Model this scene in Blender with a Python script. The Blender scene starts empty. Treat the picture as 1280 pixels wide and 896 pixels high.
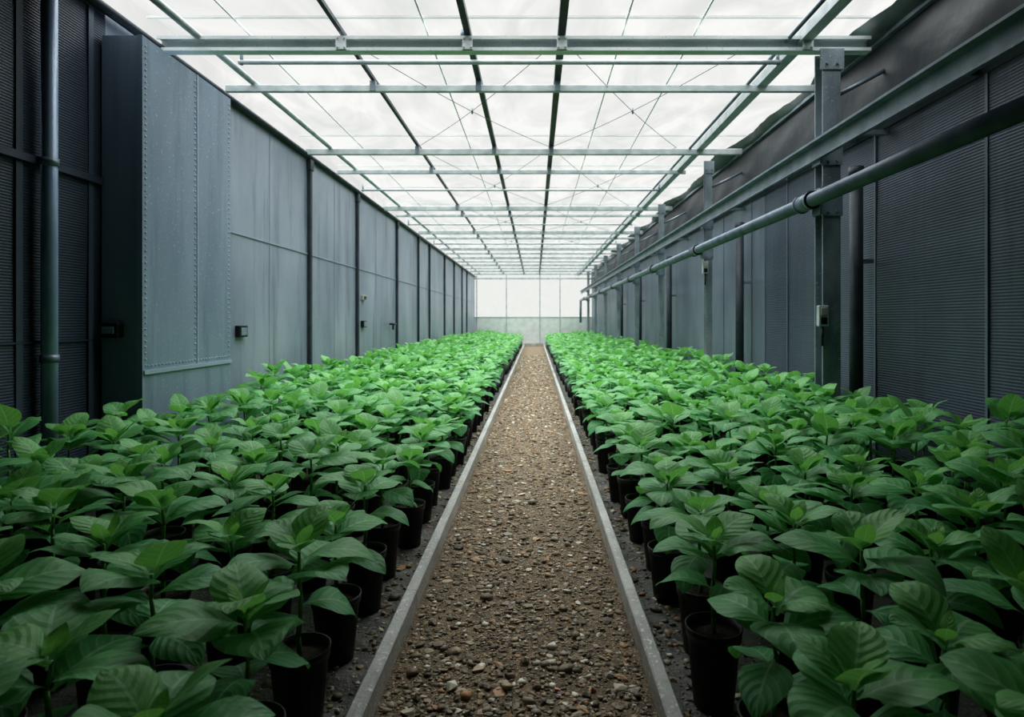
import bpy, math, random
import numpy as np
from mathutils import Vector, Matrix
random.seed(7)
S = bpy.context.scene
COL = S.collection
PI = math.pi
H = 1.1
XL, XR, YE = -2.585, 2.42, 26.0
ZG = 3.12
YG = 3.35      # where the glazing starts

# ---------------------------------------------------------------- materials
def nodes(name):
    m = bpy.data.materials.new(name); m.use_nodes = True
    nt = m.node_tree; b = nt.nodes['Principled BSDF']
    return m, nt, b
def N(nt, t, **k):
    n = nt.nodes.new(t)
    for a, v in k.items(): setattr(n, a, v)
    return n
def mathn(nt, op, a, b=None, c=None):
    n = nt.nodes.new('ShaderNodeMath'); n.operation = op
    for i, v in enumerate((a, b, c)):
        if v is None: continue
        if isinstance(v, (int, float)): n.inputs[i].default_value = v
        else: nt.links.new(v, n.inputs[i])
    return n.outputs[0]
def mixc(nt, f, a, b):
    n = nt.nodes.new('ShaderNodeMix'); n.data_type = 'RGBA'
    for i, v in ((0, f), (6, a), (7, b)):
        if isinstance(v, (int, float)): n.inputs[i].default_value = v
        elif isinstance(v, tuple): n.inputs[i].default_value = (*v, 1)
        else: nt.links.new(v, n.inputs[i])
    return n.outputs[2]
def surf(name, c1, c2, scale=3.0, rough=0.5, metal=0.0, bump=0.1, bscale=40, stretch=(1,1,1), c3=None, thr=.64, stain=0):
    m, nt, b = nodes(name)
    mp = N(nt, 'ShaderNodeMapping'); mp.inputs['Scale'].default_value = stretch
    geo = N(nt, 'ShaderNodeNewGeometry')
    nt.links.new(geo.outputs['Position'], mp.inputs['Vector'])
    n1 = N(nt, 'ShaderNodeTexNoise'); n1.inputs['Scale'].default_value = scale; n1.inputs['Detail'].default_value = 6
    nt.links.new(mp.outputs[0], n1.inputs['Vector'])
    r = N(nt, 'ShaderNodeValToRGB'); r.color_ramp.elements[0].position = .35; r.color_ramp.elements[1].position = .68
    r.color_ramp.elements[0].color = (*c1, 1); r.color_ramp.elements[1].color = (*c2, 1)
    nt.links.new(n1.outputs['Fac'], r.inputs[0])
    out = r.outputs[0]
    n2 = N(nt, 'ShaderNodeTexNoise'); n2.inputs['Scale'].default_value = bscale; n2.inputs['Detail'].default_value = 4
    nt.links.new(geo.outputs['Position'], n2.inputs['Vector'])
    if c3:
        f = mathn(nt, 'GREATER_THAN', n2.outputs['Fac'], thr)
        out = mixc(nt, f, out, c3)
    if stain:   # rain streaks and patches
        mp2 = N(nt, 'ShaderNodeMapping'); mp2.inputs['Scale'].default_value = (3,3,.22)
        nt.links.new(geo.outputs['Position'], mp2.inputs['Vector'])
        n3 = N(nt, 'ShaderNodeTexNoise'); n3.inputs['Scale'].default_value = 2.4; n3.inputs['Detail'].default_value = 9; n3.inputs['Roughness'].default_value=.7
        nt.links.new(mp2.outputs[0], n3.inputs['Vector'])
        f = mathn(nt,'MULTIPLY', mathn(nt,'MINIMUM', mathn(nt,'MAXIMUM', mathn(nt,'MULTIPLY', mathn(nt,'SUBTRACT', n3.outputs['Fac'], .52), 5.0), 0.0),1.0), stain)
        out = mixc(nt, f, out, tuple(x*.45 for x in c1))
    nt.links.new(out, b.inputs['Base Color'])
    b.inputs['Roughness'].default_value = rough; b.inputs['Metallic'].default_value = metal
    if bump:
        bp = N(nt, 'ShaderNodeBump'); bp.inputs['Strength'].default_value = bump; bp.inputs['Distance'].default_value = .01
        nt.links.new(n2.outputs['Fac'], bp.inputs['Height']); nt.links.new(bp.outputs[0], b.inputs['Normal'])
    return m
M = {}
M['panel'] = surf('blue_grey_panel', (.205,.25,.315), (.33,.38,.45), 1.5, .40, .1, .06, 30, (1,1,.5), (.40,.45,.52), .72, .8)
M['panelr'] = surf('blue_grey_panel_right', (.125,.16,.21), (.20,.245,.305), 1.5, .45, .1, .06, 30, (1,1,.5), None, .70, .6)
M['seam'] = surf('panel_seam', (.25,.30,.36), (.35,.40,.47), 3, .5, .1, .1, 50)
M['duct'] = surf('riveted_duct_paint', (.175,.24,.315), (.27,.345,.43), 2.2, .36, .1, .08, 60, (1,1,.25), (.40,.48,.55), .67, .6)
M['rivet'] = surf('rivet_paint', (.30,.38,.47), (.40,.48,.58), 2.2, .35, .2, 0, 60)
M['ductf'] = surf('duct_front_paint', (.18,.24,.31), (.26,.32,.40), 2.5, .45, .0, .1, 60, (1,1,.3),None,.6,.4)
M['corr'] = surf('dark_corrugated', (.036,.052,.078), (.064,.088,.124), 2, .5, .1, .06, 50, (1,1,.3),None,.6,.4)
M['corr2'] = surf('blue_grey_ribbed', (.062,.082,.115), (.10,.127,.17), 1.5, .5, .1, .06, 50, (1,1,.3),None,.6,.5)
M['film'] = surf('grey_film', (.018,.024,.030), (.036,.046,.055), 3, .45, 0, .3, 14, (1,1,1), None, .6, .5)
M['filmedge'] = surf('loose_film', (.07,.085,.09), (.20,.23,.24), 4, .35, 0, .2, 12)
M['galv'] = surf('galvanised_steel', (.40,.46,.47), (.60,.66,.67), 9, .38, .2, .1, 80)
M['galvb'] = surf('brightened_galvanised_beam', (.62,.70,.70), (.80,.86,.86), 9, .35, .05, .1, 80, (.4,1,1), (.48,.55,.55), .66)  # first beam only: steel coloured paler to make up for its shaded front
M['galvp'] = surf('weathered_post_steel', (.18,.23,.26), (.34,.40,.44), 7, .42, .2, .2, 60, (1,1,.5), (.44,.49,.52), .66, .5)
M['galvd'] = surf('dull_galvanised', (.155,.205,.25), (.27,.33,.385), 7, .40, .2, .1, 60, (1,1,1), (.34,.39,.43), .68)
M['hpipe'] = surf('blue_grey_pipe_paint', (.11,.15,.195), (.19,.24,.29), 7, .36, .15, .1, 60)
M['dark'] = surf('dark_steel', (.025,.036,.045), (.05,.066,.08), 6, .5, .2, .08, 80)
M['bluepipe'] = surf('blue_painted_pipe', (.27,.37,.53), (.38,.49,.64), 5, .35, .1, .05, 80)
M['white'] = surf('white_aluminium', (.70,.73,.72), (.84,.86,.85), 5, .5, 0, 0, 80)
M['kerb'] = surf('worn_kerb', (.34,.335,.32), (.58,.575,.56), 7, .6, .05, .3, 70, (1,.3,1), (.70,.69,.67),.62,.45)
M['pot'] = surf('black_plastic', (.003,.0035,.004), (.008,.0085,.01), 8, .45, 0, .05, 60)
M['soil'] = surf('potting_soil', (.012,.008,.005), (.04,.026,.016), 30, .9, 0, .8, 120)
M['ground'] = surf('wet_ground', (.06,.06,.055), (.19,.185,.17), 9, .6, 0, .8, 60, (1,1,1), (.30,.29,.27))
M['brown'] = surf('gravel_bed', (.105,.074,.044), (.25,.185,.115), 16, .85, 0, 1.0, 140, (1,1,1), (.42,.34,.235), .6)
M['black'] = surf('black_plastic_box', (.004,.005,.006), (.010,.012,.014), 5, .4, 0, .02, 60)
M['cream'] = surf('cream_label', (.38,.38,.34), (.5,.5,.45), 5, .5, 0, 0, 60)
M['stem'] = surf('green_stem', (.10,.26,.06), (.16,.36,.09), 30, .5, 0, .1, 90)
M['roofdark'] = surf('light_blocking_roof', (.03,.04,.045), (.05,.06,.07), 3, .7, 0, .1, 20)  # for the out-of-view roof part added to darken the near end

def glazing(name, trans, c_lo, c_hi, tl, lo, sc):
    m = bpy.data.materials.new(name); m.use_nodes = True; nt = m.node_tree; nt.nodes.clear()
    o = N(nt, 'ShaderNodeOutputMaterial'); mx = N(nt, 'ShaderNodeMixShader')
    t = N(nt, 'ShaderNodeBsdfTransparent')
    d = N(nt, 'ShaderNodeBsdfTranslucent')
    geo = N(nt, 'ShaderNodeNewGeometry')
    mp = N(nt, 'ShaderNodeMapping'); mp.inputs['Scale'].default_value = (1.0,.5,1); nt.links.new(geo.outputs['Position'], mp.inputs['Vector'])
    n1 = N(nt, 'ShaderNodeTexNoise'); n1.inputs['Scale'].default_value = sc; n1.inputs['Detail'].default_value = 8; n1.inputs['Distortion'].default_value=1.6
    nt.links.new(mp.outputs[0], n1.inputs['Vector'])
    r = N(nt, 'ShaderNodeValToRGB'); r.color_ramp.elements[0].position = .33; r.color_ramp.elements[1].position = .62
    r.color_ramp.elements[0].color = (*c_lo, 1); r.color_ramp.elements[1].color = (*c_hi, 1)
    nt.links.new(n1.outputs['Fac'], r.inputs[0]); nt.links.new(r.outputs[0], t.inputs[0])
    r2 = N(nt, 'ShaderNodeValToRGB'); r2.color_ramp.elements[0].position = .3; r2.color_ramp.elements[1].position = .6
    r2.color_ramp.elements[0].color = (tl*lo, tl*lo, tl*lo, 1); r2.color_ramp.elements[1].color = (tl, tl, tl, 1)
    nt.links.new(n1.outputs['Fac'], r2.inputs[0]); nt.links.new(r2.outputs[0], d.inputs[0])
    mx.inputs[0].default_value = 1-trans
    nt.links.new(t.outputs[0], mx.inputs[1]); nt.links.new(d.outputs[0], mx.inputs[2]); nt.links.new(mx.outputs[0], o.inputs[0])
    return m
M['glass'] = glazing('milky_roof_glazing', .95, (.83,.84,.83), (.995,.99,.98), .35, .8, 1.5)
M['glassend'] = glazing('milky_end_glazing', .98, (.955,.965,.955), (.97,.975,.965), .3, .98, 2)

def leafmat():
    m, nt, b = nodes('leaf')
    uv = N(nt, 'ShaderNodeUVMap'); uv.uv_map = 'UVMap'
    sp = N(nt, 'ShaderNodeSeparateXYZ'); nt.links.new(uv.outputs[0], sp.inputs[0])
    au = mathn(nt, 'ABSOLUTE', mathn(nt, 'SUBTRACT', sp.outputs[0], .5))
    mid = mathn(nt, 'LESS_THAN', au, .026)
    ph = mathn(nt, 'FRACT', mathn(nt, 'MULTIPLY', mathn(nt, 'SUBTRACT', sp.outputs[1], mathn(nt, 'MULTIPLY', mathn(nt,'POWER',au,1.3), .8)), 6.5))
    tri = mathn(nt, 'ABSOLUTE', mathn(nt, 'SUBTRACT', ph, .5))
    vein = mathn(nt, 'SUBTRACT', 1.0, mathn(nt, 'MULTIPLY', tri, 9.0)); vein = mathn(nt, 'MAXIMUM', vein, 0.0)
    v = mathn(nt, 'MAXIMUM', mathn(nt, 'MULTIPLY', vein, .75), mid)
    at = N(nt, 'ShaderNodeAttribute'); at.attribute_name = 'young'
    geo = N(nt, 'ShaderNodeNewGeometry')
    n1 = N(nt, 'ShaderNodeTexNoise'); n1.inputs['Scale'].default_value = 9; nt.links.new(geo.outputs['Position'], n1.inputs['Vector'])
    c = mixc(nt, n1.outputs['Fac'], (.060,.300,.125), (.125,.43,.15))
    c = mixc(nt, at.outputs['Fac'], c, (.27,.59,.15))
    c = mixc(nt, mathn(nt, 'MULTIPLY', v, .62), c, (.42,.68,.42))
    nt.links.new(c, b.inputs['Base Color']); b.inputs['Roughness'].default_value = .5
    b.inputs['Specular IOR Level'].default_value = .45
    n4 = N(nt, 'ShaderNodeTexNoise'); n4.inputs['Scale'].default_value = 14; n4.inputs['Detail'].default_value = 3
    nt.links.new(uv.outputs[0], n4.inputs['Vector'])
    hgt = mathn(nt, 'ADD', mathn(nt, 'SUBTRACT', mathn(nt, 'MULTIPLY', tri, .9), mathn(nt, 'MULTIPLY', mid, .7)), mathn(nt,'MULTIPLY',n4.outputs['Fac'],.5))
    bp = N(nt, 'ShaderNodeBump'); bp.inputs['Strength'].default_value = .45; bp.inputs['Distance'].default_value = .005
    nt.links.new(hgt, bp.inputs['Height']); nt.links.new(bp.outputs[0], b.inputs['Normal'])
    tr = N(nt, 'ShaderNodeBsdfTranslucent')
    c2 = mixc(nt, .4, c, (.28,.68,.07)); nt.links.new(c2, tr.inputs[0])
    mx = N(nt, 'ShaderNodeMixShader'); mx.inputs[0].default_value = .35
    nt.links.new(b.outputs[0], mx.inputs[1]); nt.links.new(tr.outputs[0], mx.inputs[2])
    nt.links.new(mx.outputs[0], nt.nodes['Material Output'].inputs[0])
    return m
M['leaf'] = leafmat()

def pebmat():
    m, nt, b = nodes('pebble')
    at = N(nt, 'ShaderNodeAttribute'); at.attribute_name = 'tone'
    r = N(nt, 'ShaderNodeValToRGB'); cr = r.color_ramp
    cols = [(0,(.08,.058,.036)),(.2,(.17,.125,.078)),(.4,(.28,.215,.13)),(.56,(.25,.225,.18)),(.7,(.37,.29,.18)),(.8,(.42,.22,.095)),(.87,(.46,.40,.30)),(1,(.74,.70,.60))]
    cr.elements[0].color = (*cols[0][1],1); cr.elements[1].color = (*cols[-1][1],1)
    for p, c in cols[1:-1]:
        e = cr.elements.new(p); e.color = (*c,1)
    nt.links.new(at.outputs['Fac'], r.inputs[0]); nt.links.new(r.outputs[0], b.inputs['Base Color'])
    b.inputs['Roughness'].default_value = .6
    return m
M['peb'] = pebmat()

# ---------------------------------------------------------------- mesh helper
class MB:
    def __init__(s): s.v=[]; s.f=[]
    def add(s, vs, fs):
        o=len(s.v); s.v += [tuple(v) for v in vs]; s.f += [tuple(i+o for i in f) for f in fs]; return s
    def box(s, x0,x1,y0,y1,z0,z1):
        return s.add([(x0,y0,z0),(x1,y0,z0),(x1,y1,z0),(x0,y1,z0),(x0,y0,z1),(x1,y0,z1),(x1,y1,z1),(x0,y1,z1)],
                     [(0,3,2,1),(4,5,6,7),(0,1,5,4),(1,2,6,5),(2,3,7,6),(3,0,4,7)])
    def tube(s, p0, p1, r, n=12, cap=True, r1=None):
        p0=Vector(p0); p1=Vector(p1); d=(p1-p0).normalized(); r1 = r if r1 is None else r1
        a = d.orthogonal().normalized(); b = d.cross(a)
        vs=[p+ (a*math.cos(2*PI*i/n)+b*math.sin(2*PI*i/n))*q for p,q in ((p0,r),(p1,r1)) for i in range(n)]
        fs=[(i,(i+1)%n,n+(i+1)%n,n+i) for i in range(n)]
        if cap: fs += [tuple(range(n))[::-1], tuple(range(n,2*n))]
        return s.add(vs, fs)
    def lathe(s, prof, n=20, c=(0,0,0), close=False):
        vs=[(c[0]+r*math.cos(2*PI*i/n), c[1]+r*math.sin(2*PI*i/n), c[2]+z) for r,z in prof for i in range(n)]
        fs=[(k*n+i,k*n+(i+1)%n,(k+1)*n+(i+1)%n,(k+1)*n+i) for k in range(len(prof)-1) for i in range(n)]
        return s.add(vs, fs)
    def dome(s, c, r, axis, n=8):
        vs=[];fs=[]
        for j,(rr,h) in enumerate(((1,0),(.75,.6),(0.02,.8))):
            for i in range(n):
                a=2*PI*i/n; u=rr*r*math.cos(a); w=rr*r*math.sin(a)
                vs.append((c[0]+h*r,c[1]+u,c[2]+w) if axis=='x' else (c[0]+u,c[1]-h*r,c[2]+w))
        for k in range(2):
            fs += [(k*n+i,k*n+(i+1)%n,(k+1)*n+(i+1)%n,(k+1)*n+i) for i in range(n)]
        return s.add(vs,fs)
    def profile(s, pts, axis, a, b):
        n=len(pts)
        f = (lambda t,p:(t,p[0],p[1])) if axis=='x' else (lambda t,p:(p[0],t,p[1]))
        vs=[f(a,p) for p in pts]+[f(b,p) for p in pts]
        fs=[(i,(i+1)%n,n+(i+1)%n,n+i) for i in range(n)]+[tuple(range(n))[::-1],tuple(range(n,2*n))]
        return s.add(vs,fs)
    def build(s, name, mat, parent=None, smooth=False, bevel=0, mat2=None, first=0):
        me = bpy.data.meshes.new(name); me.from_pydata(s.v, [], s.f); me.update()
        me.materials.append(mat)
        if mat2:
            me.materials.append(mat2)
            for p in me.polygons:
                if p.index>=first: p.material_index=1
        import bmesh
        bm=bmesh.new(); bm.from_mesh(me); bmesh.ops.recalc_face_normals(bm, faces=bm.faces); bm.to_mesh(me); bm.free()
        if smooth:
            for p in me.polygons: p.use_smooth = len(p.vertices) <= 4
        o = bpy.data.objects.new(name, me); COL.objects.link(o)
        if parent: o.parent = parent
        if bevel:
            md=o.modifiers.new('bevel','BEVEL'); md.width=bevel; md.segments=2; md.limit_method='ANGLE'
        return o
def tag(o, label, cat, group=None):
    o['label']=label; o['category']=cat
    if group: o['group']=group
    return o
def struct(o): o['kind']='structure'; return o
def thing(name, label, cat, loc=(0,0,0), group=None):
    o=bpy.data.objects.new(name,None); COL.objects.link(o); o.location=loc; o.empty_display_size=.1
    return tag(o,label,cat,group)
ORD = ['first','second','third','fourth','fifth','sixth','seventh','eighth','ninth','tenth','eleventh','twelfth','thirteenth','fourteenth','fifteenth','sixteenth','seventeenth','eighteenth','nineteenth','twentieth','twenty-first','twenty-second','twenty-third','twenty-fourth','twenty-fifth','twenty-sixth','twenty-seventh','twenty-eighth','twenty-ninth','thirtieth']

# ---------------------------------------------------------------- setting
Y0 = -1.6
PL, PR = -.47, .362        # rail centres
struct(MB().box(XL-.1, XR+.1, Y0, YE+.1, -.12, -.01).build('floor', M['ground']))
struct(MB().box(PL+.012, PR-.012, Y0, YE, -.02, .004).build('floor_path', M['brown']))

def corrugated(x, y0, y1, z0, z1, per, amp, side, name, mat):
    n=int((z1-z0)/per*5); vs=[];fs=[]
    ny = max(2,int((y1-y0)/.5))
    for i in range(n+1):
        z=z0+(z1-z0)*i/n
        for j in range(ny+1):
            y=y0+(y1-y0)*j/ny
            w=.004*math.sin(y*2.3+z*3)+.003*math.sin(y*5.1-z*2)
            vs.append((x+side*(amp*math.sin(2*PI*z/per+ .5*math.sin(y*1.7))+w),y,z))
    m=ny+1
    for i in range(n):
        for j in range(ny):
            fs.append((i*m+j,i*m+j+1,(i+1)*m+j+1,(i+1)*m+j))
    o=MB().add(vs,fs).build(name,mat,smooth=True); return struct(o)
struct(MB().box(XL-.1,XL-.02,Y0,YE,-.01,3.0).build('wall_left', M['panel']))
corrugated(XL,Y0,3.66,0,2.98,.015,.0012,1,'wall_left_corrugated',M['corr'])
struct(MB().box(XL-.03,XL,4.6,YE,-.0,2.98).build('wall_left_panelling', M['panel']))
struct(MB().box(XR+.02,XR+.1,Y0,YE,-.01,ZG).build('wall_right', M['corr2']))
corrugated(XR,Y0,6.4,0,2.42,.017,.0012,-1,'wall_right_corrugated',M['corr2'])
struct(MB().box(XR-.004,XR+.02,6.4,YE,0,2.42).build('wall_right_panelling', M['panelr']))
vs=[];fs=[];ny=200;nz=10
for i in range(nz+1):
    for j in range(ny+1):
        y=Y0+(YE-Y0)*j/ny; z=2.42+(ZG-.10-2.42)*i/nz
        vs.append((XR-.012-.03*math.sin(PI*i/nz)*(1+.25*math.sin(y*2.1)+.3*math.sin(y*7+i*.8)),y,z))
for i in range(nz):
    for j in range(ny): fs.append((i*(ny+1)+j,i*(ny+1)+j+1,(i+1)*(ny+1)+j+1,(i+1)*(ny+1)+j))
struct(MB().add(vs,fs).build('wall_right_film',M['film'],smooth=True))
struct(MB().box(XL-.1,XR+.1,Y0-.1,Y0,-.01,ZG).build('wall_behind', M['corr']))
struct(MB().box(XL,XR,YE,YE+.02,0.0,ZG).build('wall_far', M['glassend']))
tn=[0]
def trim(mb, mat, **k):
    tn[0]+=1; return struct(mb.build('trim_%d'%tn[0], mat, **k))
for x in (-2.5,-1.23,.2,1.06,2.3): trim(MB().box(x-.02,x+.02,YE-.05,YE,0,ZG), M['galv'])
trim(MB().box(XL,XR,YE-.04,YE-.005,1.20,1.235), M['galv'])
trim(MB().box(XL,XR,YE-.03,YE-.01,0,1.20), M['white'])
trim(MB().box(XL,XR,YE-.06,YE-.02,2.84,2.90), M['galv'])
trim(MB().box(XR-.045,XR+.0,Y0,YE,ZG-.10,ZG-.07), M['galvd'])
# roof
struct(MB().box(XL-.1,XR+.1,Y0,YG,ZG,ZG+.05).build('ceiling_light_blocker', M['roofdark']))  # unseen roof part, made opaque to keep light off the foreground
bars=[]; y=2.75
while y<YE: bars.append(y); y+=1.3
rg=random.Random(5); vs=[];fs=[];nx=12; ys=[YG+(YE+.1-YG)*j/280 for j in range(281)]
for j,y in enumerate(ys):
    ph=((y-2.75)%1.3)/1.3; sag=-.018*math.sin(PI*ph)
    xe=XR+.06
    for i in range(nx+1):
        u=i/nx; x=XL+(xe-XL)*u
        vs.append((x,y,ZG+.03+(sag*math.sin(PI*((u*6)%1)) if 0<i<nx else 0)+.004*math.sin(9*x+y*5)))
for j in range(len(ys)-1):
    for i in range(nx): fs.append((j*(nx+1)+i,j*(nx+1)+i+1,(j+1)*(nx+1)+i+1,(j+1)*(nx+1)+i))
g=MB().add(vs,fs)
g.add([(XL-.03,YG,2.98),(XL-.03,YE,2.98),(XL,YG,ZG+.03),(XL,YE,ZG+.03)],[(0,1,3,2)])
struct(g.build('ceiling', M['glass'],smooth=True))
struct(MB().box(XL-.1,XL-.02,Y0,YG,2.95,ZG).build('wall_left_head', M['corr']))
vs=[];fs=[];ny=260;nx=4
for j in range(ny+1):
    y=YG+(YE-.1-YG)*j/ny
    wd=.12+.06*math.sin(y*1.9)+.035*math.sin(y*4.3+1)+.015*rg.random()
    for i in range(nx+1):
        u=i/nx; vs.append((XR-.01-wd*u,y,ZG-.075+.06*u-.03*math.sin(PI*u)*(1+.5*math.sin(y*6))))
for j in range(ny):
    for i in range(nx): fs.append((j*(nx+1)+i,j*(nx+1)+i+1,(j+1)*(nx+1)+i+1,(j+1)*(nx+1)+i))
trim(MB().add(vs,fs),M['filmedge'],smooth=True)
for y in bars:
    if y>YG: trim(MB().box(XL,XR,y-.005,y+.005,ZG-.01,ZG+.006), M['white'])
for x in (-2.0,-.75,.61,1.11):
    trim(MB().box(x-.005,x+.005,YG,YE,ZG-.026,ZG-.01), M['white'])
trim(MB().tube((XL+.03,Y0,2.95),(XL+.03,YE,2.95),.03,12), M['dark'], smooth=True)
trim(MB().box(XL,XL+.010,4.65,YE,1.843,1.857), M['seam'])
trim(MB().box(XL+.006,XL+.03,Y0,3.6,1.90,1.94), M['corr'])
trim(MB().box(XL+.006,XL+.012,Y0,3.6,.98,.99), M['corr'])
for px in (337,418,470):
    d=XL*760/(px-669)
    trim(MB().box(XL,XL+.004,d-.006,d+.006,0,2.92), M['seam'])
for px in (22,112):
    d=XL*760/(px-669)
    trim(MB().box(XL+.004,XL+.010,d-.02,d+.02,0,2.92), M['corr2'])
for px in (1235,1095,985,940,905):
    d=XR*760/(px-669)
    trim(MB().box(XR-.010,XR,d-.010,d+.010,0,2.42), M['panelr'])

# ---------------------------------------------------------------- path rails
def rail(x, side, label):
    w=.022; h=.08
    pts=[(x-w,0),(x-w,h-.005),(x-w+.005,h),(x+w-.005,h),(x+w,h-.005),(x+w,0)]
    r=thing('path_rail',label,'rail',(0,0,0),'rails edging the gravel path')
    L=3.9; y=Y0
    while y<YE-.15:
        e=min(y+L,YE-.12)
        MB().profile(pts,'y',y+.001,e-.001).build('rail_section',M['kerb'],r); y+=L
    return r
rail(PL,-1,'pale worn rail edging the left side of the gravel path')
rail(PR,1,'pale worn rail edging the right side of the gravel path')
tag(MB().box(PL+.034,PR-.034,YE-.22,YE-.12,0,.12).build('kerb',M['kerb'],bevel=.01),'low pale kerb closing the far end of the gravel path','kerb')

# ---------------------------------------------------------------- gravel (uncountable)
import bmesh
_bm=bmesh.new(); bmesh.ops.create_icosphere(_bm,subdivisions=1,radius=1)
bv=np.array([v.co[:] for v in _bm.verts]); bf=np.array([[v.index for v in f.verts] for f in _bm.faces]); _bm.free()
def gravel(seed,n,x0,x1,ymax,pw,zb,dim,smul,name,label):
    rng=np.random.default_rng(seed)
    ys=1.15+ (rng.random(n)**pw)*ymax
    sz=rng.gamma(2.0,.0025,n).clip(.003,.020)*(1+.045*ys)*smul
    xs=x0+sz*1.3+rng.random(n)*(x1-x0-2.6*sz)
    V=np.zeros((n,len(bv),3))
    sc=np.stack([sz*rng.uniform(.7,1.2,n),sz*rng.uniform(.7,1.35,n),sz*rng.uniform(.3,.6,n)],1)
    a=rng.uniform(0,2*PI,n); ti=rng.normal(0,.2,n)
    base=bv[None]*(1+rng.normal(0,.2,(n,len(bv),1)))*sc[:,None,:]
    x=base[...,0]; yy=base[...,1]; z=base[...,2]
    x2=x*np.cos(ti)[:,None]-z*np.sin(ti)[:,None]; z2=x*np.sin(ti)[:,None]+z*np.cos(ti)[:,None]
    V[...,0]=(x2*np.cos(a)[:,None]-yy*np.sin(a)[:,None]+xs[:,None]).clip(x0,x1)
    V[...,1]=x2*np.sin(a)[:,None]+yy*np.cos(a)[:,None]+ys[:,None]
    V[...,2]=z2+(zb+sc[:,2]*rng.uniform(-.2,.7,n))[:,None]
    F=(bf[None]+ (np.arange(n)*len(bv))[:,None,None]).reshape(-1,3)
    me=bpy.data.meshes.new(name); me.from_pydata(V.reshape(-1,3).tolist(),[],F.tolist())
    tone=(np.repeat(rng.random(n)**1.1,len(bv))*dim).astype(np.float32)
    at=me.attributes.new('tone','FLOAT','POINT'); at.data.foreach_set('value',tone)
    sm=np.repeat(rng.random(n)<.55,len(bf))
    me.polygons.foreach_set('use_smooth',sm.tolist())
    me.materials.append(M['peb'])
    o=bpy.data.objects.new(name,me); COL.objects.link(o); o['kind']='stuff'
    tag(o,label,'gravel')
gravel(3,36000,PL+.026,PR-.026,18,2.0,.004,1,1,'gravel','brown and tan gravel pebbles covering the centre path')
gravel(4,3200,PL-.38,PL-.03,7,1.5,-.01,1,1.15,'loose_gravel','scattered stones on the ground left of the left path rail')
gravel(5,3200,PR+.03,PR+.38,7,1.5,-.01,1,1.15,'loose_gravel','scattered stones on the ground right of the right path rail')

# ---------------------------------------------------------------- left: duct cabinet, pipe, posts, boxes
DX,DY0,DY1,DZ=-2.33,3.61,4.65,2.79
c=thing('duct_cabinet','tall blue-grey riveted metal cabinet standing against the left wall','cabinet',(-2.45,4.13,0))
def loc(o,p):
    o.matrix_parent_inverse=Matrix.Translation(-Vector(p)); return o
P=(-2.45,4.13,0)
loc(MB().box(XL+.016,DX-.006,DY0,DY1,0,DZ).build('body',M['ductf'],c),P)
sp=MB().box(DX-.006,DX,DY0,DY1,0,DZ)
for y in (DY0+.025,4.165,DY1-.025):
    z=.83
    while z<DZ-.02: sp.dome((DX,y,z),.0075,'x'); z+=.036
y=DY0+.05
while y<DY1-.04: sp.dome((DX,y,.825),.0075,'x'); y+=.036
loc(sp.build('side_panel',M['duct'],c,mat2=M['rivet'],first=6),P)
loc(MB().box(DX,DX+.005,4.185,4.197,.80,DZ).build('seam_strip',M['rivet'],c),P)
loc(MB().box(DX,DX+.012,DY0,DY1,.775,.80).build('seam_strip',M['rivet'],c),P)
loc(MB().box(XL+.016,DX-.01,DY0-.006,DY0,0.0,DZ-.02).build('front_panel',M['ductf'],c),P)
loc(MB().box(DX-.03,DX+.004,DY0-.01,DY0+.0,0,DZ).build('corner_angle',M['duct'],c),P)
sw=thing('switch_box','small black switch box on the front of the riveted cabinet','box',(-2.49,DY0-.006,1.04))
MB().box(-.055,.055,-.06,0,-.045,.045).build('housing',M['black'],sw,bevel=.008)
MB().box(-.035,.035,-.066,-.06,-.02,.02).build('cover',M['galvd'],sw,bevel=.002)

vp=thing('vertical_pipe','thick blue vertical pipe on the dark corrugated left wall','pipe',(XL+.06,3.16,0))
MB().tube((0,0,0),(0,0,3.0),.037,18).build('pipe',M['bluepipe'],vp,smooth=True)
for z in (.9,1.92,2.85):
    MB().tube((0,0,z-.02),(0,0,z+.02),.043,18).build('clamp',M['galvd'],vp,smooth=True)

for i,px in enumerate((385,445,495,522,536,555,567,577,583)):
    d=XL*760/(px-669); w=.03
    t=thing('wall_post','dark steel post on the left wall, %s beyond the riveted cabinet'%ORD[i],'post',(XL+.035,d,0),'dark posts along the left wall')
    MB().box(-.033,.006,-w,w,0,2.93).build('post',M['dark'],t,bevel=.004)
    MB().box(-.033,.016,-w-.02,w+.02,2.80,2.92).build('cap_plate',M['dark'],t,bevel=.004)

def smallbox(px,py,w,h,m,label,X=XL,face=1):
    d=X*760/(px-669); z=1.1+(400-py)*d/760
    t=thing('socket_box',label,'box',(X,d,z))
    MB().box(0,face*.04,-w/2,w/2,-h/2,h/2).build('housing',M[m],t,bevel=.004)
    MB().box(face*.04,face*.046,-w/3,w/3,-h/3,h/3).build('cover',M['galvd' if m!='cream' else 'black'],t)
smallbox(299,414,.15,.10,'black','black socket box low on the left wall beside the cabinet')
smallbox(453,372,.16,.07,'cream','small pale box on the left wall, upper of two by the second post')
smallbox(453,405,.16,.10,'black','small dark box on the left wall, lower of two by the second post')
t=thing('valve','small dark tap valve on the left wall beyond the two boxes','valve',(XL,10.8,1.03))
MB().tube((-.005,0,0),(.10,0,0),.02,10).build('spindle',M['dark'],t,smooth=True)
MB().tube((.09,-.12,0),(.09,.12,0),.014,8).build('handle',M['dark'],t,smooth=True)
MB().tube((.06,0,-.1),(.06,0,.02),.018,8).build('spout',M['dark'],t,smooth=True)

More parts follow.
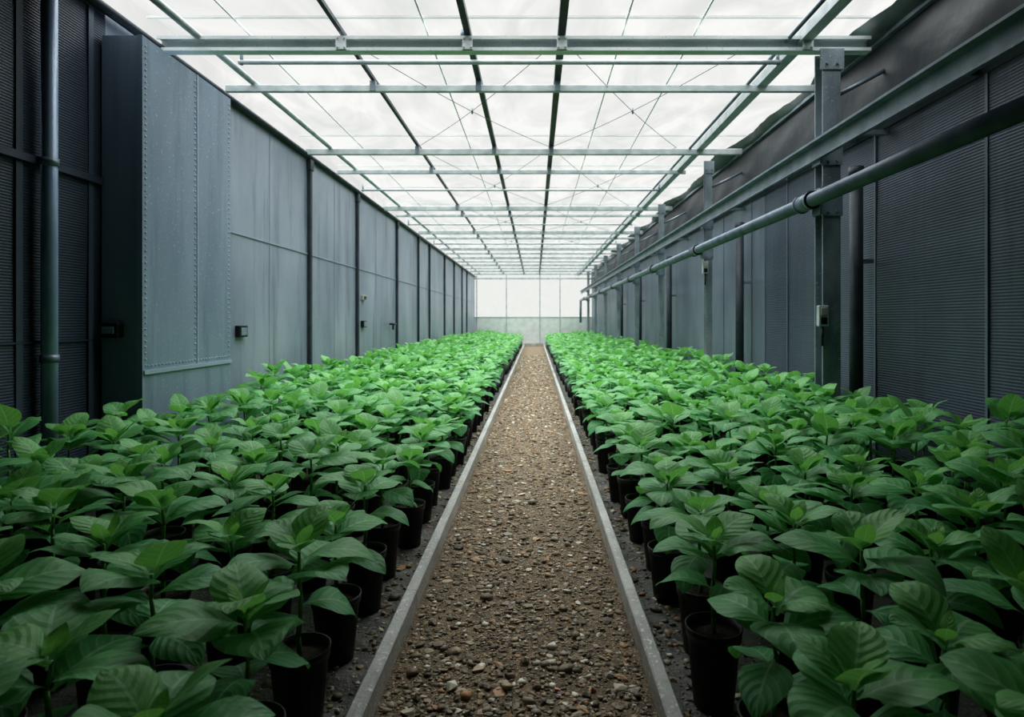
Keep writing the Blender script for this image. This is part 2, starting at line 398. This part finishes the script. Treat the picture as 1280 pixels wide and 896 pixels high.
# ---------------------------------------------------------------- roof steel
ZB=2.97
def channel(y,h,w):
    z=ZB-h/2; t=.008
    return [(y-w,z),(y+w,z),(y+w,z+h),(y-w,z+h),(y-w,z+h-.022),(y-w+t,z+h-.022),(y-w+t,z+h-t),(y+w-t,z+h-t),(y+w-t,z+t),(y-w+t,z+t),(y-w+t,z+.022),(y-w,z+.022)]
cross=[(4.14,.10,-2.56,2.27,'c'),(4.41,.034,-2.15,1.78,'p'),(4.92,.055,-2.5,2.36,'b'),(6.77,.065,-2.55,2.3,'b'),(7.68,.05,-2.5,1.9,'b'),(8.75,.03,-2.5,1.8,'p'),
 (10.2,.07,-2.55,2.3,'b'),(10.9,.045,-2.5,2.3,'b'),(11.9,.03,-2.5,1.9,'p'),(13.0,.07,-2.5,2.3,'b'),(13.9,.05,-2.5,2.3,'b'),(14.9,.04,-2.5,2.0,'p'),(16.0,.07,-2.5,2.3,'b'),(17.1,.05,-2.5,2.3,'b'),(18.3,.07,-2.5,2.3,'b'),(19.5,.05,-2.5,2.3,'b'),(20.7,.07,-2.5,2.3,'b'),(22,.06,-2.5,2.3,'b'),(23.3,.07,-2.5,2.3,'b'),(24.7,.06,-2.5,2.3,'b')]
for i,(y,h,x0,x1,k) in enumerate(cross):
    cx=(x0+x1)/2
    lab={'c':'thick galvanised channel cross beam nearest the camera under the glazed roof'}.get(k,'%s galvanised roof %s from the front, spanning the greenhouse'%(ORD[i],'pipe' if k=='p' else 'cross beam'))
    t=thing('cross_beam' if k!='p' else 'cross_pipe',lab,'beam' if k!='p' else 'pipe',(cx,y,ZB),'galvanised roof cross beams')
    pp=(cx,y,ZB)
    if k=='c':
        loc(MB().profile(channel(y,h,.035),'x',x0,x1).build('beam',M['galvb'],t),pp)
        for x in (-.457,.18,1.84,-1.31):
            b=MB().box(x-.035,x+.035,y-.045,y-.036,ZB-.045,ZB+.045)
            for u,w in ((-.024,-.03),(.024,-.03),(-.024,.03),(.024,.03)): b.tube((x+u,y-.055,ZB+w),(x+u,y-.045,ZB+w),.007,6)
            loc(b.build('bracket',M['galvb'],t),pp)
        loc(MB().tube((-.48,y,ZB+.04),(-.48,y,ZB+.10),.03,10).build('shackle',M['galvd'],t,smooth=True),pp)
    elif k=='p':
        loc(MB().tube((x0,y,ZB),(x1,y,ZB),h/2,10).build('pipe',M['galv'],t,smooth=True),pp)
        for x in (x0+.02,x1-.02): loc(MB().tube((x,y,ZB-.02),(x,y,ZB+.1),.012,8).build('hanger',M['galvd'],t,smooth=True),pp)
    else:
        loc(MB().box(x0,x1,y-h*.35,y+h*.35,ZB-h/2,ZB+h/2).build('beam',M['galv'],t,bevel=.005),pp)
        for x in (-.457,.18,-1.31): loc(MB().box(x-.022,x+.022,y-h*.35-.006,y+h*.35+.006,ZB-h/2+.004,ZB+.06).build('bracket',M['galvd'],t),pp)
for x,r,z,m,lab in ((-1.31,.014,3.05,'dark','thin dark purlin running the roof length, leftmost of three dark ones'),(-.457,.021,3.05,'dark','middle dark purlin running the roof length'),(.18,.026,3.055,'dark','thickest dark purlin along the roof just right of the path centre')):
    tag(MB().box(x-r,x+r,YG+.02,YE-.06,z-r,z+r).build('roof_purlin',M[m]),lab,'purlin','dark lengthwise roof purlins')
tag(MB().tube((-2.28,YG+.02,3.02),(-2.28,YE-.06,3.02),.024,12).build('roof_pipe',M['galv'],smooth=True),'galvanised pipe running along the roof edge above the left wall','pipe')
b=MB().profile([(1.79,2.985),(1.87,2.985),(1.87,2.993),(1.798,2.993),(1.798,3.047),(1.87,3.047),(1.87,3.055),(1.79,3.055)],'y',YG+.02,YE-.06)
tag(b.build('roof_rail',M['galv']),'wide galvanised rail along the roof above the right posts','rail')
tag(MB().tube((1.72,YG+.02,3.01),(1.72,YE-.06,3.01),.014,10).build('roof_pipe',M['galvd'],smooth=True),'thin pipe along the roof beside the wide galvanised rail','pipe')
# bracing wires
bays=[4.14,6.77,10.2,13.0,16.0]
wl=('nearest','second','third','fourth','fifth')
for i in range(4):
    a,e=bays[i],bays[i+1]; m=(a+e)/2
    for j,(x0,x1) in enumerate(((-1.31,.18),(.18,1.57))):
        t=thing('bracing_wire','crossed thin bracing wires in the %s roof bay, %s pair'%(wl[i],('left','right')[j]),'wire',((x0+x1)/2,m,3.0),'roof bracing wires')
        pp=((x0+x1)/2,m,3.0)
        for s in (0,1):
            p,q=((x0,a),(x1,e)) if s==0 else ((x1,a),(x0,e))
            mb=MB(); pts=[]
            for k in range(9):
                u=k/8; pts.append((p[0]+(q[0]-p[0])*u,p[1]+(q[1]-p[1])*u,3.02-.05*math.sin(PI*u)+.006*s))
            for k in range(8): mb.tube(pts[k],pts[k+1],.0024,6,False)
            loc(mb.build('wire',M['dark'],t,smooth=True),pp)
        loc(MB().tube((pp[0],m,2.95),(pp[0],m,3.0),.008,8).build('turnbuckle',M['galvd'],t,smooth=True),pp)

# ---------------------------------------------------------------- right: posts, channel, pipe
pd=[4.14,7.0,9.6,11.9,14.5,17.2,20,22.8]
for i,d in enumerate(pd):
    t=thing('steel_post','%s galvanised upright post from the front along the right wall'%ORD[i] if i else 'large galvanised upright post nearest the camera on the right','post',(1.99,d,0),'galvanised posts along the right wall')
    w=.06 if i==0 else .038
    vs=[(-w,-w),(w,-w),(w,-w+.012),(.006,-w+.012),(.006,w-.012),(w,w-.012),(w,w),(-w,w),(-w,w-.012),(-.006,w-.012),(-.006,-w+.012),(-w,-w+.012)]
    n=len(vs)
    MB().add([(x,y,0) for x,y in vs]+[(x,y,2.92) for x,y in vs],[(k,(k+1)%n,n+(k+1)%n,n+k) for k in range(n)]+[tuple(range(n))[::-1],tuple(range(n,2*n))]).build('column',M['galvp'],t)
    MB().box(-.08,.08,-.08,.08,0,.015).build('base_plate',M['galvd'],t)
    for z in (2.24,1.9):
        b=MB().box(-.078,-w,-w,w,z-.09,z+.09).box(-w-.01,w+.01,-w-.008,-w,z-.10,z+.10)
        for u in (-.03,.03):
            for v in (-.07,.07): b.tube((u,-w-.018,z+v),(u,-w-.006,z+v),.009,6)
        b.build('bracket',M['galvd'],t)
    b=MB().box(-w-.02,w+.02,-w-.008,-w,2.78,2.92)
    for u in (-.035,.035): b.tube((u,-w-.018,2.82),(u,-w-.006,2.82),.009,6)
    b.build('gusset_plate',M['galvp'],t)
    MB().tube((w-.01,0,2.62),(.39,0,2.80),.014,8).build('strut',M['galvd'],t,smooth=True)
    MB().box(w-.01,.42,-.02,.02,2.36,2.39).build('wall_arm',M['galvd'],t)
for i,d in enumerate((4.3,6.75,10.3,13.2,16)):
    t=thing('dark_pipe','dark vertical pipe behind the posts, %s from the front on the right wall'%ORD[i],'pipe',(2.27,d,0),'dark vertical pipes on the right wall')
    MB().tube((0,0,0),(0,0,2.15),.045,14).build('pipe',M['dark'],t,smooth=True)
    MB().tube((0,0,2.1),(0,0,2.18),.052,14).build('cap',M['dark'],t,smooth=True)
    MB().box(-.01,.12,-.012,.012,1.5,1.53).build('clip',M['galvd'],t)
for i,(d,px,py) in enumerate(((4.14,1022,395),(7.0,873,335))):
    z=1.1+(400-py)*d/760; ww=.06 if i==0 else .038
    t=thing('junction_box','pale junction box on the %s post on the right'%('nearest' if i==0 else 'second'),'box',(1.99-ww,d-ww,z))
    MB().box(-.045,.02,-.045,0,-.07,.07).build('housing',M['galv'],t,bevel=.006)
    MB().box(-.034,.008,-.052,-.045,.005,.055).build('cover',M['cream'],t,bevel=.003)
    MB().box(-.034,.008,-.052,-.045,-.055,-.01).build('socket',M['black'],t,bevel=.003)
    MB().tube((-.012,-.02,-.20),(-.012,-.02,-.07),.008,8).build('cable',M['black'],t,smooth=True)
x=1.90
b=MB().profile([(x-.012,2.18),(x+.015,2.18),(x+.015,2.30),(x-.05,2.30),(x-.05,2.285),(x+.003,2.285),(x+.003,2.195),(x-.012,2.195)],'y',Y0+.1,25.3)
tag(b.build('channel_beam',M['galvd']),'long blue-grey steel channel fixed along the posts on the right, above the round pipe','beam')
t=thing('heating_pipe','long round blue-grey pipe carried along the right posts under the channel','pipe',(1.85,4,1.9))
pp=(1.85,4,1.9)
loc(MB().tube((1.85,Y0+.1,1.9),(1.85,24.8,1.9),.046,20).build('pipe',M['hpipe'],t,smooth=True),pp)
loc(MB().tube((1.85,24.8,1.94),(1.85,24.8,1.0),.046,14).build('pipe_drop',M['hpipe'],t,smooth=True),pp)
for d in pd:
    loc(MB().tube((1.85,d-.09,1.9),(1.85,d+.09,1.9),.058,18).build('coupling',M['hpipe'],t,smooth=True),pp)
    for e in (-.09,.075): loc(MB().tube((1.85,d+e,1.9),(1.85,d+e+.015,1.9),.064,18).build('coupling_flange',M['galvd'],t,smooth=True),pp)
t=thing('conduit','thin dark conduit running along the right wall below the film','pipe',(2.34,4,2.45))
loc(MB().tube((2.36,Y0+.1,2.46),(2.36,25.5,2.46),.022,10).build('pipe',M['dark'],t,smooth=True),(2.34,4,2.45))
for k in range(20): loc(MB().box(2.33,2.41,.8+k*1.25,.83+k*1.25,2.43,2.49).build('clip',M['galvd'],t),(2.34,4,2.45))

# ---------------------------------------------------------------- plants
TS=[0,.05,.10,.16,.24,.34,.46,.58,.70,.80,.89,.955,1.0]
WS=[.06,.07,.16,.44,.76,.95,1.0,.94,.79,.60,.37,.18,.01]
def wprof(t): return float(np.interp(t,TS,WS))
def leaf(rng,L,W,az,zb,e0,droop,young,lo=False,r0=.006):
    ts = [0,.12,.3,.52,.8,1.0] if lo else TS
    ss = [-1,0,1] if lo else [-1,-.7,-.35,0,.35,.7,1]
    vs=[];uv=[]
    r=r0;z=zb;pt=0; roll=rng.uniform(-.18,.18); sid=rng.uniform(-.3,.3); ph=rng.uniform(0,6.28); cup=rng.uniform(.16,.36); curl=rng.uniform(.12,.32)
    ca,sa=math.cos(az),math.sin(az)
    for t in ts:
        dt=(t-pt)*L; e=e0-droop*((t+pt)/2)**1.3
        r+=dt*math.cos(e); z+=dt*math.sin(e); pt=t
        w=wprof(t)*W; lat0=sid*L*t*t*.5
        for s in ss:
            o=s*w
            up=abs(s)*w*cup - (s*s)*w*curl + (math.sin(ph+t*10+s*1.5)*.075*w*abs(s)) + roll*o
            rr=r-up*math.sin(e); zz=z+up*math.cos(e); la=lat0+o
            vs.append((rr*ca-la*sa, rr*sa+la*ca, zz)); uv.append((s*.5+.5,t))
    m=len(ss);fs=[(i*m+j,i*m+j+1,(i+1)*m+j+1,(i+1)*m+j) for i in range(len(ts)-1) for j in range(m-1)]
    return vs,fs,uv,[young]*len(vs)
def plant_leaves(seed,lo=False):
    rng=random.Random(seed); V=[];F=[];U=[];Y=[]
    h=rng.uniform(.19,.245); az=rng.uniform(0,6.28)
    spec=[]
    for i in range(3): spec.append((rng.uniform(.16,.19),rng.uniform(.058,.068),.25+h*(.24+.10*i),rng.uniform(.1,.4),rng.uniform(.9,1.5),.0))
    for i in range(4): spec.append((rng.uniform(.18,.215),rng.uniform(.068,.082),.25+h*(.68+.06*i),rng.uniform(.40,.72),rng.uniform(.75,1.3),.05+.06*i))
    for i in range(3): spec.append((rng.uniform(.125,.165),rng.uniform(.048,.062),.25+h*(.92+.035*i),rng.uniform(.65,1.0),rng.uniform(.6,1.2),.25+.13*i))
    for i in range(0 if lo else 2): spec.append((rng.uniform(.05,.075),rng.uniform(.017,.026),.25+h*(1.0),rng.uniform(.9,1.25),rng.uniform(.1,.5),.78))
    for (L,W,z,e,d,y) in spec:
        az+=2.4+rng.uniform(-.25,.25)
        v,f,u,yy=leaf(rng,L,W,az,z,e,d,y,lo)
        o=len(V); V+=v; U+=u; Y+=yy; F+=[tuple(i+o for i in q) for q in f]
    return V,F,U,Y,h
def foliage_mesh(V,F,U,Y,name,mats,extra=None):
    me=bpy.data.meshes.new(name); me.from_pydata(V,[],F)
    uvl=me.uv_layers.new(name='UVMap'); 
    li=np.zeros(len(me.loops),dtype=np.int32); me.loops.foreach_get('vertex_index',li)
    uvl.data.foreach_set('uv',np.array(U,dtype=np.float32)[li].ravel())
    at=me.attributes.new('young','FLOAT','POINT'); at.data.foreach_set('value',np.array(Y,dtype=np.float32))
    me.polygons.foreach_set('use_smooth',[True]*len(me.polygons))
    for m in mats: me.materials.append(m)
    return me
PH=.22
potprof=[(.048,0),(.056,.0),(.074,PH-.03),(.078,PH-.03),(.081,PH),(.076,PH),(.073,PH-.03),(.068,PH-.05)]
NV=14; protos=[]
pot0=None
for k in range(NV):
    V,F,U,Y,h=plant_leaves(100+k)
    if pot0 is None:
        pm=MB().lathe([(.001,.004)]+potprof,22).build('pot',M['pot'],smooth=True)
        sm=MB().lathe([(.001,PH-.022),(.03,PH-.018),(.055,PH-.026),(.0715,PH-.022)],16).build('soil',M['soil'],smooth=True)
        pot0=(pm.data,sm.data); bpy.data.objects.remove(pm); bpy.data.objects.remove(sm)
    rng=random.Random(k)
    st=MB(); pts=[(0,0,PH-.03)]
    for j in range(1,6): pts.append((rng.uniform(-.005,.005),rng.uniform(-.005,.005),PH-.03+(h+.05)*j/5))
    for j in range(5): st.tube(pts[j],pts[j+1],.0075-.0007*j,8,True,.0075-.0007*(j+1))
    so=st.build('stem',M['stem'],smooth=True); sd=so.data; bpy.data.objects.remove(so)
    protos.append((foliage_mesh(V,F,U,Y,'foliage',[M['leaf']]),sd))

def make_plant(k,x,y,rz,sc,label,group):
    r=bpy.data.objects.new('potted_plant',None); COL.objects.link(r); r.location=(x,y,-.008); r.rotation_euler=(0,0,rz)
    r.scale=(1,1,sc[1]); tag(r,label,'potted plant',group)
    p=bpy.data.objects.new('pot',pot0[0]); s=bpy.data.objects.new('soil',pot0[1])
    st=bpy.data.objects.new('stem',protos[k][1]); f=bpy.data.objects.new('foliage',protos[k][0])
    for o,pa in ((p,r),(s,p),(st,r),(f,r)): COL.objects.link(o); o.parent=pa
    f.scale=(sc[0],sc[0],1)
    return r
rowsL=[-.635,-.925,-1.215,-1.50,-1.765,-2.02,-2.26]
rowsR=[.54,.83,1.11,1.38,1.62,1.83,2.17]
def zscale(ri,rng): return (1.0+(.0,.04,.09,.14,.18,.23,.26)[ri])*rng.uniform(.93,1.07)
slots=[]
rng=random.Random(23)
for side,rows in (('left',rowsL),('right',rowsR)):
    for ri,x in enumerate(rows):
        y=.66+(.17 if ri%2 else 0)+(0.07 if side=='right' else .0)
        while y<YE-.35:
            px=x+rng.uniform(-.03,.03); py=y+rng.uniform(-.04,.04); y+=.335
            u=669+760*px/py; halo=760*.24/py
            if u+halo<0 or u-halo>1280: continue
            if side=='left' and ri==6 and 3.4<py<4.85: continue
            if side=='right' and any(abs(py-d)<.15 and abs(px-1.99)<.17 for d in pd): px=1.78 if px<1.99 else 2.2
            if side=='right' and ri==6 and any(abs(py-d)<.2 for d in (4.3,6.75,10.3,13.2,16)): continue
            slots.append([py,side,ri,px])
slots.sort(key=lambda s:s[0])
near=slots[:300]; far=slots[300:]
cnt={}
def rowname(side,ri):
    if ri==0: return 'the row beside the %s rail'%side
    if ri==6: return 'the row against the %s wall'%side
    return 'the %s row %s of the path'%(ORD[ri],side)
for py,side,ri,px in near:
    i=cnt.get((side,ri),0); cnt[(side,ri)]=i+1
    lab='green potted plant, %s from the front in %s'%(ORD[i],rowname(side,ri))
    make_plant(rng.randrange(NV),px,py,rng.uniform(0,6.28),(rng.uniform(.90,1.06),zscale(ri,rng)),lab,'potted green plants on the %s of the path'%side)
lows=[plant_leaves(300+k,True) for k in range(8)]
V=[];U=[];Yg=[];F=[]; off=0
LA=[(np.array(l[0]),np.array(l[1]),np.array(l[2]),np.array(l[3])) for l in lows]
npot=8
pp_=[(.056,0),(.080,PH),(.072,PH-.01),(.001,PH-.02)]
pv=np.array([(r*math.cos(2*PI*i/npot),r*math.sin(2*PI*i/npot),z) for r,z in pp_ for i in range(npot)])
pf=np.array([(k*npot+i,k*npot+(i+1)%npot,(k+1)*npot+(i+1)%npot,(k+1)*npot+i) for k in range(3) for i in range(npot)])
mi=[]
for py,side,ri,px in far:
    v,f,u,yy=LA[rng.randrange(8)]
    a=rng.uniform(0,6.28); s=rng.uniform(.92,1.08); sz=zscale(ri,rng)
    c_,s_=math.cos(a),math.sin(a)
    w=np.empty_like(v); w[:,0]=(v[:,0]*c_-v[:,1]*s_)*s+px; w[:,1]=(v[:,0]*s_+v[:,1]*c_)*s+py; w[:,2]=v[:,2]*sz
    V.append(w);F.append(f+off);U.append(u);Yg.append(yy);off+=len(v);mi+= [0]*len(f)
    q=pv*np.array([1,1,sz])+np.array([px,py,-.008]); V.append(q);F.append(pf+off);U.append(np.zeros((len(pv),2)));Yg.append(np.zeros(len(pv)));off+=len(pv);mi+=[1]*len(pf)
me=foliage_mesh(np.concatenate(V).tolist(),np.concatenate(F).tolist(),np.concatenate(U),np.concatenate(Yg),'distant_potted_plants',[M['leaf'],M['pot']])
me.polygons.foreach_set('material_index',mi)
o=bpy.data.objects.new('distant_potted_plants',me); COL.objects.link(o); o['kind']='stuff'
tag(o,'mass of green potted plants filling the far beds on both sides of the path','plants')
print('plants',len(near),len(far),near[-1][0])

# ---------------------------------------------------------------- light, world, camera
w=bpy.data.worlds.new('overcast'); S.world=w; w.use_nodes=True
bg=w.node_tree.nodes['Background']; bg.inputs[0].default_value=(.985,.988,.975,1); bg.inputs[1].default_value=.80
sl=bpy.data.lights.new('sun','SUN'); sl.energy=7.8; sl.angle=math.radians(112); sl.color=(.95,.98,1)
so=bpy.data.objects.new('sun',sl); COL.objects.link(so); so.location=(0,12,8); so.rotation_euler=(math.radians(-6),0,0)
cam=bpy.data.cameras.new('camera'); co=bpy.data.objects.new('camera',cam); COL.objects.link(co)
co.location=(0,0,H); co.rotation_euler=(PI/2,0,0)
cam.sensor_width=36; cam.sensor_fit='HORIZONTAL'; cam.lens=760/1280*36
cam.shift_x=-29/1280; cam.shift_y=-48/1280; cam.clip_start=.05
cam.dof.use_dof=True; cam.dof.focus_distance=2.6; cam.dof.aperture_fstop=4.0
S.camera=co
S.view_settings.view_transform='Standard'
try: S.view_settings.look='Medium High Contrast'
except Exception as e: print('look',e)
